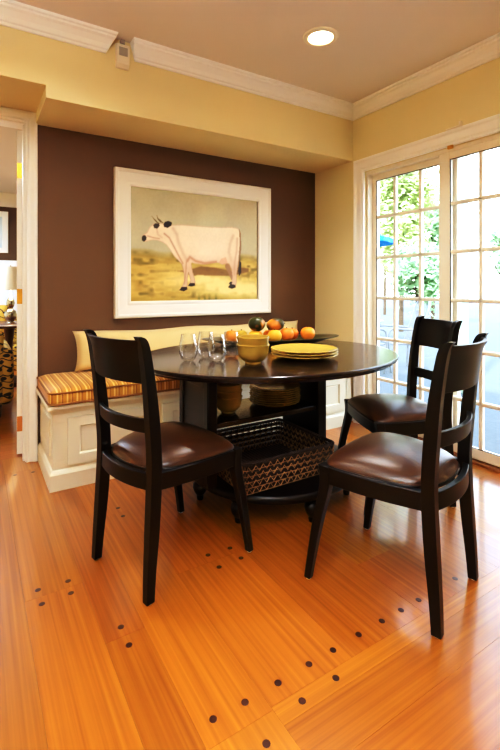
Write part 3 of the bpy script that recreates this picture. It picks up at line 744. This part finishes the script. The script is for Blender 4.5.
# ------------------------------------------------------------------ table ware
def goblet(x,y,label,s=1.07):
    mb=MB(); o=[(.004,.001),(.022,.002),(.034,.012),(.043,.034),(.0455,.055),(.043,.082),(.036,.112),(.0335,.128)]
    i=[(r-.0016,z+.0002) for r,z in o[::-1]]; i[-1]=(.004,.007); i[-2]=(.018,.009)
    i=[(.0322,.128),(.0345,.112),(.0415,.082),(.044,.055),(.0415,.034),(.031,.015),(.018,.009),(.003,.008)]
    mb.lathe([(r*s,z*s) for r,z in o+i],n=32); g=mb.build('stemless_glass',M['glass'],angle=70,loc=(x,y,TZ)); tag(g,label,'drinking glass','stemless glasses on the table'); return g
goblet(.922,2.065,'clear stemless glass at the far left of the table')
goblet(1.045,2.115,'clear stemless glass second from left, standing slightly behind its neighbours')
goblet(1.036,1.975,'clear stemless glass third from left, nearest the table edge')
goblet(1.160,2.045,'clear stemless glass partly hidden behind the mustard bowls')

BOWL=[(.004,0),(.034,0),(.036,.003),(.035,.008),(.046,.013),(.060,.026),(.067,.042),(.070,.066),(.073,.069),(.0735,.073),(.071,.075),(.067,.073),(.064,.045),(.056,.029),(.040,.018),(.004,.014)]
def bowl(x,y,z,m,label,grp,s=1.0,hs=1.15):
    mb=MB(); mb.lathe([(r*s,h*s*hs) for r,h in BOWL],n=40); o=mb.build('bowl',m,angle=50,loc=(x,y,z)); return tag(o,label,'bowl',grp)
bowl(1.165,1.835,TZ,M['yell'],'lower mustard-yellow bowl of the pair on the tabletop','mustard bowls on the tabletop',1.12)
bowl(1.165,1.835,TZ+.037,M['yell'],'upper mustard-yellow bowl nested in the pair on the tabletop','mustard bowls on the tabletop',1.12)
for k,w in enumerate(('bottom','middle','top')):
    bowl(1.145,2.05,.4705+.033*k,M['yell'],f'{w} bowl of the three mustard bowls stacked on the shelf under the table','mustard bowls under the table',1.03)
def plate(x,y,z,R,m,label,grp,rz=0):
    mb=MB(); P_=[(.004,.0),(.55,.0),(.58,.004),(.62,.006),(.80,.014),(.98,.021),(1.0,.024),(.985,.0265),(.80,.0195),(.62,.012),(.004,.010)]
    wav=lambda a,r: 1+(.018*math.cos(20*a) if r>.9*R else (.006*math.cos(20*a) if r>.7*R else 0))
    mb.lathe([(max(r*R,.004),h) for r,h in P_],n=120,wav=wav)
    o=mb.build('plate',m,angle=50,loc=(x,y,z)); o.rotation_euler=(0,0,rz); return tag(o,label,'plate',grp)
for k,w in enumerate(('lowest','middle','topmost')):
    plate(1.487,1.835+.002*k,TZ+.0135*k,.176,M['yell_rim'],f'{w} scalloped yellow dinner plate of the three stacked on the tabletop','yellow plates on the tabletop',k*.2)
names=['lowest','second from the bottom','third from the bottom','fourth from the bottom','fourth from the top','third from the top','second from the top','topmost']
for k,w in enumerate(names):
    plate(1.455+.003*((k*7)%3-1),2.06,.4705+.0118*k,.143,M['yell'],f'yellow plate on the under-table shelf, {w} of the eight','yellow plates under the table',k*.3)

# platter (long oval) and fruit
PLC=(1.665,2.385); 
mb=MB(); rings=[]
pp=[(.05,.0),(.55,.0),(.70,.010),(.88,.026),(1.0,.036),(1.0,.040),(.98,.042),(.86,.034),(.68,.018),(.5,.009),(.05,.008)]
for r,z in pp: rings.append([(r*.47*math.cos(2*PI*k/64),r*.17*math.sin(2*PI*k/64),z+.006*abs(math.cos(2*PI*k/64))**4*(r>.8)) for k in range(64)])
mb.loft(rings); pl=mb.build('oval_platter',M['olive'],angle=50,loc=(PLC[0],PLC[1],TZ)); pl.rotation_euler=(0,0,math.radians(-17)); tag(pl,'long dark olive oval platter full of oranges and squash on the table','platter')
def fruit(name,x,y,z,r,m,label,cat,sz=.92,sx=1,sy=1,rot=(0,0,0),ribs=0,grp='fruit on the oval platter'):
    t=empty(name,(x,y,z)); t.rotation_euler=rot; tag(t,label,cat,grp)
    mb=MB(); n=14; P_=[]
    for k in range(n+1):
        a=-PI/2+PI*k/n; rr=math.cos(a)*r; zz=math.sin(a)*r*sz
        if k>n-3: zz-=.10*r*(k-(n-3))/3
        P_.append((max(rr,.0012),zz))
    mb.lathe(P_,n=28,sx=sx,sy=sy,wav=(lambda a,q:1+ribs*math.cos(8*a)) if ribs else None); mb.build('peel',m,parent=t,angle=80)
    mb=MB(); zt=P_[-1][1]; mb.lathe([(.004,-.002),(.005,.002),(.0035,.006),(.001,.007)],n=8,c=(0,0,zt)); mb.build('stem',M['stem'],parent=t)
    return t
z0=TZ+.012
def fz(r,sz=.92): return z0+r*sz
FR=[ # name,x,y,r,mat,label
 ('orange',1.385,2.435,.045,'orange','orange at the far left end of the olive platter'),
 ('orange',1.512,2.365,.043,'lemon','golden orange low in the pile, just right of the mustard bowls'),
 ('orange',1.622,2.30,.046,'lemon','golden orange at the front centre of the platter, under the squash'),
 ('orange',1.735,2.325,.048,'orange2','deep orange fruit at the front, right of the golden orange'),
 ('orange',1.812,2.365,.043,'orange2','deep orange fruit squeezed between two others on the right'),
 ('orange',1.886,2.292,.049,'orange','bright orange at the right end of the platter'),
]
for nme,x,y,r,mm,lb in FR: fruit(nme,x,y,fz(r)+.008,r,M[mm],lb,'orange')
fruit('lime',1.462,2.445,fz(.04)+.012,.041,M['lime'],'yellow-green citrus between the left orange and the squash','citrus')
# fruit carrying the squash
fruit('orange',1.57,2.43,fz(.04)+.006,.040,M['orange'],'orange at the back of the platter, behind the golden oranges','orange')
fruit('orange',1.66,2.42,fz(.04)+.006,.040,M['orange'],'orange at the back of the platter, beneath the elongated squash','orange')
fruit('acorn_squash',1.535,2.375,TZ+.137,.054,M['squash'],'round dark green squash on top of the fruit pile','squash',sz=.9,ribs=.03)
fruit('elongated_squash',1.672,2.36,TZ+.128,.042,M['mango'],'elongated green and orange squash on top, right of the round squash','squash',sz=1.45,rot=(math.radians(12),math.radians(80),math.radians(-22)))

# ------------------------------------------------------------------ woven basket
bk=empty('woven_basket',(1.335,1.985,.166)); tag(bk,'rectangular dark woven basket with tan twine on the table base','basket')
BWx,BWy,BH=.265,.235,.145
def brect(o,z,r=.02): 
    f=1+.03*z/BH
    pts=rounded_rect(-(BWx*f+o),(BWx*f+o),-(BWy*f+o),(BWy*f+o),r,4)
    out=[]
    for i,p in enumerate(pts):
        q=pts[(i+1)%len(pts)]; L_=math.hypot(q[0]-p[0],q[1]-p[1]); n=max(1,int(round(L_/.02)))
        for k in range(n): out.append((p[0]+(q[0]-p[0])*k/n,p[1]+(q[1]-p[1])*k/n,z))
    return out
nb=5; bands=MB()
for b in range(nb):
    z=.004+b*.028; 
    rings=[brect(0,z),brect(.004,z),brect(.004,z+.019),brect(0,z+.019)]
    n=len(rings[0])
    # wavy in-out weave of each band
    R=[]
    for rg in rings:
        R.append([(x*(1+.006*math.sin(i*PI/1.5+b*PI)),y*(1+.006*math.sin(i*PI/1.5+b*PI)),zz) for i,(x,y,zz) in enumerate(rg)])
    m_=min(len(r) for r in R); R=[r[:m_] for r in R]; R.append(R[0]); bands.loft(R,cap=False)
bands.build('woven_bands',M['basket'],parent=bk)
# stakes
mb=MB()
P0=brect(-.003,0); P1=brect(-.003,BH); m_=min(len(P0),len(P1))
for i in range(0,m_,2): mb.tube([P0[i],P1[i]],.003,5)
mb.build('upright_stakes',M['basket'],parent=bk)
# zigzag twine outside and inside
mb=MB()
for o in (.008,-.006):
    A=brect(o,0); n=len(A)
    for b in range(nb-1):
        pts=[]
        for i in range(n):
            z=.006+b*.034+(.028 if i%2 else 0); f=1+.03*z/BH; x,y,_=A[i]
            pts.append((x*f,y*f,min(z,BH-.004)))
        mb.tube(pts,.0030,5,cyc=True)
    for b in range(nb):
        z=.006+b*.028; f=1+.03*z/BH
        mb.tube([(x*f,y*f,z) for x,y,_ in A],.0018,5,cyc=True)
mb.build('twine_weave',M['twine'],parent=bk)
mb=MB()
A=brect(.003,BH); n=len(A)
for ph in (0,PI*2/3,PI*4/3):
    B=[]
    for i in range(n*2):
        t=i/2; a=A[int(t)%n]; c=A[(int(t)+1)%n]; fr_=t-int(t); x=a[0]+(c[0]-a[0])*fr_; y=a[1]+(c[1]-a[1])*fr_
        ang=i*PI/3+ph; l=math.hypot(x,y); B.append((x+math.cos(ang)*.0055*x/l,y+math.cos(ang)*.0055*y/l,BH+.002+math.sin(ang)*.005))
    mb.tube(B,.0048,6,cyc=True)
mb.build('braided_rim',M['basket'],parent=bk)
mb=MB(); mb.box(-BWx,BWx,-BWy,BWy,0,.005)
for k in range(26): 
    x=-BWx+.01+k*(2*BWx-.02)/25; mb.tube([(x,-BWy,.006),(x,BWy,.006)],.004,5)
mb.build('basket_bottom',M['basket'],parent=bk)

# ------------------------------------------------------------------ next room
# patterned armchair seen through the doorway
ac=empty('armchair',(-.28,4.75,0)); tag(ac,'armchair in black and gold leaf fabric seen through the doorway','armchair')
def soft_box(name,x0,x1,y0,y1,z0,z1,m,parent,b=.05):
    mb=MB(); mb.box(x0,x1,y0,y1,z0,z1); return mb.build(name,m,parent=parent,bevel=b,seg=5,angle=80)
soft_box('seat_base',-.42,.42,-.25,.5,.10,.40,M['leaffab'],ac,.03)
soft_box('seat_pad',-.36,.36,-.22,.5,.38,.50,M['leaffab'],ac,.05)
soft_box('backrest',-.50,.50,-.42,-.22,.10,.78,M['leaffab'],ac,.07)
soft_box('armrest',.40,.58,-.38,.5,.10,.60,M['leaffab'],ac,.07)
soft_box('armrest',-.58,-.40,-.38,.5,.10,.60,M['leaffab'],ac,.07)
for x in (-.46,.46):
    for y in (-.34,.42):
        mb=MB(); mb.lathe([(.02,0),(.03,.11)],n=12,c=(x,y,0)); mb.build('foot',M['darkwood'],parent=ac)
sd=empty('side_table',(.35,5.85,0)); tag(sd,'small round dark wood side table under the silver lamp','side table')
mb=MB(); mb.lathe([(.004,.67),(.33,.67),(.345,.68),(.345,.70),(.33,.71),(.004,.71)],n=40); mb.build('tabletop',M['darkwood'],parent=sd)
mb=MB(); mb.lathe([(.03,.1),(.05,.2),(.03,.35),(.04,.5),(.06,.67)],n=20); mb.build('pedestal',M['darkwood'],parent=sd)
mb=MB(); mb.lathe([(.004,0),(.22,0),(.2,.04),(.05,.1),(.004,.11)],n=28); mb.build('base',M['darkwood'],parent=sd)
lp=empty('table_lamp',(.36,5.8,.71)); tag(lp,'silver double-gourd table lamp with a white drum-cone shade','lamp')
mb=MB(); mb.lathe([(.004,0),(.045,0),(.045,.012),(.03,.02),(.055,.05),(.068,.095),(.055,.14),(.02,.17),(.036,.195),(.046,.235),(.034,.275),(.012,.30),(.010,.40),(.004,.40)],n=32); mb.build('gourd_base',M['silver'],parent=lp,angle=70)
mb=MB(); mb.lathe([(.175,.385),(.128,.65),(.125,.65),(.172,.385)],n=40); 
mb.f=[f for f in mb.f if len(f)<=4]; mb.m=[0]*len(mb.f); mb.build('lamp_shade',M['lshade'],parent=lp,recalc=False)
mb=MB(); mb.tube([(0,0,.38),(0,0,.67)],.006); mb.build('harp',M['silver'],parent=lp)
L=bpy.data.lights.new('table_lamp_bulb','POINT'); L.energy=7; L.color=(1,.85,.65); L.shadow_soft_size=.06
lo=bpy.data.objects.new('bulb_light',L); COL.objects.link(lo); lo.parent=lp; lo.location=(0,0,.52)
th=empty('throw_pillow',(.15,6.75,.62)); tag(th,'gold and black leaf-pattern pillow on the sofa behind the lamp','pillow')
mb=pillow(-.25,.25,-.18,.26,0,.14,.05,16,12); o=mb.build('pillow_cover',M['leaffab'],parent=th,angle=60)
so=empty('sofa',(-.1,7.1,-.1)); tag(so,'dark sofa at the far end of the next room, behind the lamp','sofa')
soft_box('sofa_seat',-.9,.9,-.45,.3,.1,.45,M['leaffab'],so); soft_box('sofa_back',-.9,.9,.15,.4,.1,.8,M['leaffab'],so); soft_box('sofa_arm',.85,1.05,-.45,.4,.1,.6,M['leaffab'],so); soft_box('sofa_arm',-1.05,-.85,-.45,.4,.1,.6,M['leaffab'],so)
fp=empty('framed_print',(.06,8.3,1.68)); tag(fp,'white framed pale print on the far brown wall of the next room','picture')
mb=MB(); 
def fr2(a): return [(-.42+a,a),(.42-a,a),(.42-a,.68-a),(-.42+a,.68-a)]
rg=[[(x,d,z) for x,z in fr2(a)] for a,d in ((0,0),(0,-.03),(.01,-.035),(.08,-.03),(.085,-.02),(.085,0))]; rg.append(rg[0]); mb.loft(rg,cap=False); mb.build('print_frame',M['picframe'],parent=fp,angle=25)
mb=MB(); mb.box(-.35,.35,-.012,0,.07,.61); mb.build('print_sheet',M['mirror'],parent=fp)
L=bpy.data.lights.new('next_room_lamp','AREA'); L.energy=170; L.size=.8; L.color=(.88,.94,1)
cl=empty('ceiling_lamp',(-.6,6.0,HC)); tag(cl,'flush ceiling lamp of the next room, outside the view','ceiling light')
lo=bpy.data.objects.new('ceiling_lamp_light',L); COL.objects.link(lo); lo.parent=cl; lo.location=(0,0,-.09)
mb=MB(); mb.lathe([(.004,-.07),(.15,-.06),(.2,-.03),(.2,0),(.004,0)],n=32); mb.build('lamp_bowl',M['lshade'],parent=cl)

# ------------------------------------------------------------------ outside
GZ=-.14
mb=MB(); mb.box(XW+.16,34,-14,34,GZ-.1,GZ); tag(mb.build('ground',M['patio'],smooth=False),kind='structure')
def foliage(n,cx,cy,cz,rx,ry,rz,leaf,seed,name,m,parent):
    r=random.Random(seed); vs=[];fs=[]
    cl_=[]
    for _ in range(26):
        while True:
            p=(r.uniform(-1,1),r.uniform(-1,1),r.uniform(-1,1))
            if p[0]**2+p[1]**2+p[2]**2<1: break
        cl_.append(p)
    for k in range(n):
        c=r.choice(cl_); q=[c[i]*.75+r.gauss(0,.15) for i in range(3)]
        o=Vector((cx+q[0]*rx,cy+q[1]*ry,cz+q[2]*rz)); a=Vector((r.gauss(0,1),r.gauss(0,1),r.gauss(0,1))).normalized(); b=a.orthogonal().normalized()
        s=leaf*r.uniform(.6,1.3); i=len(vs)
        vs+= [tuple(o-a*s),tuple(o+b*s*.45),tuple(o+a*s),tuple(o-b*s*.45)]; fs.append((i,i+1,i+2,i+3))
    mb=MB(); mb.add(vs,fs); return mb.build(name,m,parent=parent,smooth=False,recalc=False)
def tree(x,y,h,rx,rz,n,m,label,seed,leaf=.095):
    t=empty('tree',(x,y,GZ)); tag(t,label,'tree','trees beyond the patio')
    mb=MB(); mb.tube([(0,0,0),(.05,.02,h*.3),(-.05,0,h*.55),(0,.05,h*.8)],[.07,.06,.045,.03],10); mb.build('trunk',M['bark'],parent=t)
    mb=MB()
    for k in range(7):
        a=k*2.4; mb.tube([(0,0,h*(.4+.05*k)),(math.cos(a)*rx*.3,math.sin(a)*rx*.3,h*(.5+.05*k)),(math.cos(a)*rx*.6,math.sin(a)*rx*.6,h*(.6+.05*k))],[.03,.02,.01],6)
    mb.build('branch',M['bark'],parent=t)
    foliage(n,0,0,h-rz,rx,rx,rz,leaf,seed,'crown',m,t)
tree(10.2,8.3,6.4,1.35,2.5,13000,M['leafA'],'tall yellow-green tree seen through the left door panel',1)
tree(13.3,9.5,4.8,1.4,1.5,8000,M['leafB'],'darker green tree standing right of the yellow-green tree',2)
tree(8.5,6.45,2.5,.7,1.0,0+2400,M['leafB'],'low leafy tree above the patio chair',5)
tree(13.0,6.95,3.2,.6,.8,900,M['leafB'],'small green tree seen through the right door panel',3)
tree(15.5,13.5,8.5,2.8,2.6,3800,M['leafA'],'distant pale tree behind the others, upper left door panes',4)
# porch post
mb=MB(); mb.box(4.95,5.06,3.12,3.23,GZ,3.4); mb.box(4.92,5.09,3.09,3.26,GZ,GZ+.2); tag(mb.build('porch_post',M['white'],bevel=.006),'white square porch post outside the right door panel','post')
# umbrella
um=empty('patio_umbrella',(6.42,6.66,GZ-.0)); tag(um,'blue canvas patio umbrella outside, cut off by the door frame','umbrella')
mb=MB(); mb.tube([(0,0,0),(0,0,2.5)],.02); mb.build('pole',M['iron'],parent=um)
mb=MB(); rings=[]
for r,z in ((.02,2.58),(.6,2.36),(1.04,2.20),(1.04,2.12),(1.01,2.19),(.6,2.34),(.02,2.56)): rings.append([(r*math.cos(2*PI*k/8),r*math.sin(2*PI*k/8),z) for k in range(8)])
mb.loft(rings); mb.build('canopy',M['blue'],parent=um,smooth=False)
mb=MB(); mb.lathe([(.004,0),(.24,0),(.24,.05),(.05,.08),(.004,.08)],n=24); mb.build('base',M['iron'],parent=um)
# metal patio chairs and table
def patio_chair(label):
    t=empty('patio_chair'); tag(t,label,'chair','metal patio chairs'); 
    for s in (1,-1):
        mb=MB(); mb.tube(catmull([(.22,s*.27,0),(.26,s*.27,.3),(.24,s*.27,.62),(0,s*.28,.64),(-.26,s*.27,.62)],4),.017,6); mb.tube([(-.22,s*.25,0),(-.24,s*.25,.42)],.017,6); mb.build('arm_frame',M['iron'],parent=t)
    mb=MB(); 
    for k in range(9): y=-.22+.055*k; mb.tube([(.24,y,.43),(-.18,y,.41)],.008,5)
    mb.tube([(.24,-.25,.43),(.24,.25,.43),(-.18,.25,.41),(-.18,-.25,.41),(.24,-.25,.43)],.015,6); mb.build('seat_mesh',M['iron'],parent=t)
    mb=MB(); 
    for k in range(9): y=-.2+.05*k; mb.tube(catmull([(-.18,y,.41),(-.27,y,.7),(-.36,y,1.0)],4),.008,5)
    mb.tube(catmull([(-.18,-.25,.41),(-.28,-.25,.7),(-.38,-.22,1.02),(-.40,0,1.06),(-.38,.22,1.02),(-.28,.25,.7),(-.18,.25,.41)],4),.017,6); mb.build('backrest',M['iron'],parent=t)
    return t
pc=patio_chair('grey metal mesh patio chair turned sideways outside the left door panel'); pc.location=(5.55,4.55,GZ); pc.rotation_euler=(0,0,math.radians(150))
pd=dup(pc,(4.95,4.75,GZ),math.radians(-20),'second grey metal patio chair facing the table outside the door')
pt=empty('patio_table',(5.35,5.35,GZ)); tag(pt,'round grey metal patio table between the patio chairs','table')
mb=MB(); mb.lathe([(.004,.70),(.5,.70),(.51,.71),(.5,.72),(.004,.72)],n=40); mb.build('tabletop',M['iron'],parent=pt)
for k in range(4):
    a=k*PI/2+.4; mb=MB(); mb.tube(catmull([(.1*math.cos(a),.1*math.sin(a),.7),(.15*math.cos(a),.15*math.sin(a),.35),(.38*math.cos(a),.38*math.sin(a),0)],4),.013,6); mb.build('leg',M['iron'],parent=pt)

# ------------------------------------------------------------------ light, world, camera
W=bpy.data.worlds.new('overcast_sky'); bpy.context.scene.world=W; W.use_nodes=True
N=W.node_tree.nodes; Lk=W.node_tree.links; bg=N['Background']
tc=N.new('ShaderNodeTexCoord'); sx=N.new('ShaderNodeSeparateXYZ'); Lk.new(tc.outputs['Generated'],sx.inputs[0])
rp=N.new('ShaderNodeValToRGB'); rp.color_ramp.elements[0].position=.0; rp.color_ramp.elements[0].color=(1,.98,.93,1); rp.color_ramp.elements[1].position=.7; rp.color_ramp.elements[1].color=(.72,.86,1,1)
Lk.new(sx.outputs['Z'],rp.inputs['Fac']); Lk.new(rp.outputs[0],bg.inputs['Color']); bg.inputs['Strength'].default_value=7.5
S=bpy.data.lights.new('sun','SUN'); S.energy=9; S.angle=math.radians(2); S.color=(1,.96,.88)
so_=bpy.data.objects.new('sun',S); COL.objects.link(so_); so_.rotation_euler=Vector((.62,.25,-.75)).to_track_quat('-Z','Y').to_euler()
PL=bpy.data.lights.new('door_portal','AREA'); PL.shape='RECTANGLE'; PL.size=DY1-DY0; PL.size_y=DZ; PL.cycles.is_portal=True
po=bpy.data.objects.new('door_portal',PL); COL.objects.link(po); po.location=(XW+.2,(DY0+DY1)/2,DZ/2); po.rotation_euler=Vector((-1,0,0)).to_track_quat('-Z','Z').to_euler()

cam=bpy.data.cameras.new('camera'); cam.sensor_fit='VERTICAL'; cam.sensor_height=36; cam.lens=442/750*36; cam.shift_y=-89/750; cam.clip_start=.02
co=bpy.data.objects.new('camera',cam); COL.objects.link(co); co.location=(0,0,1.14)
a=math.radians(32); co.rotation_euler=(PI/2,0,-a)
bpy.context.scene.camera=co
vs_=bpy.context.scene.view_settings; vs_.view_transform='Standard'; vs_.look='None'; vs_.exposure=0; vs_.gamma=1

vs_.use_white_balance=True; vs_.white_balance_temperature=5600; vs_.white_balance_tint=10
vs_.use_curve_mapping=True
cm=vs_.curve_mapping; c_=cm.curves[3]
for px_,py_ in ((.08,.036),(.25,.212),(.6,.645),(.85,.885)): c_.points.new(px_,py_)
cm.update()
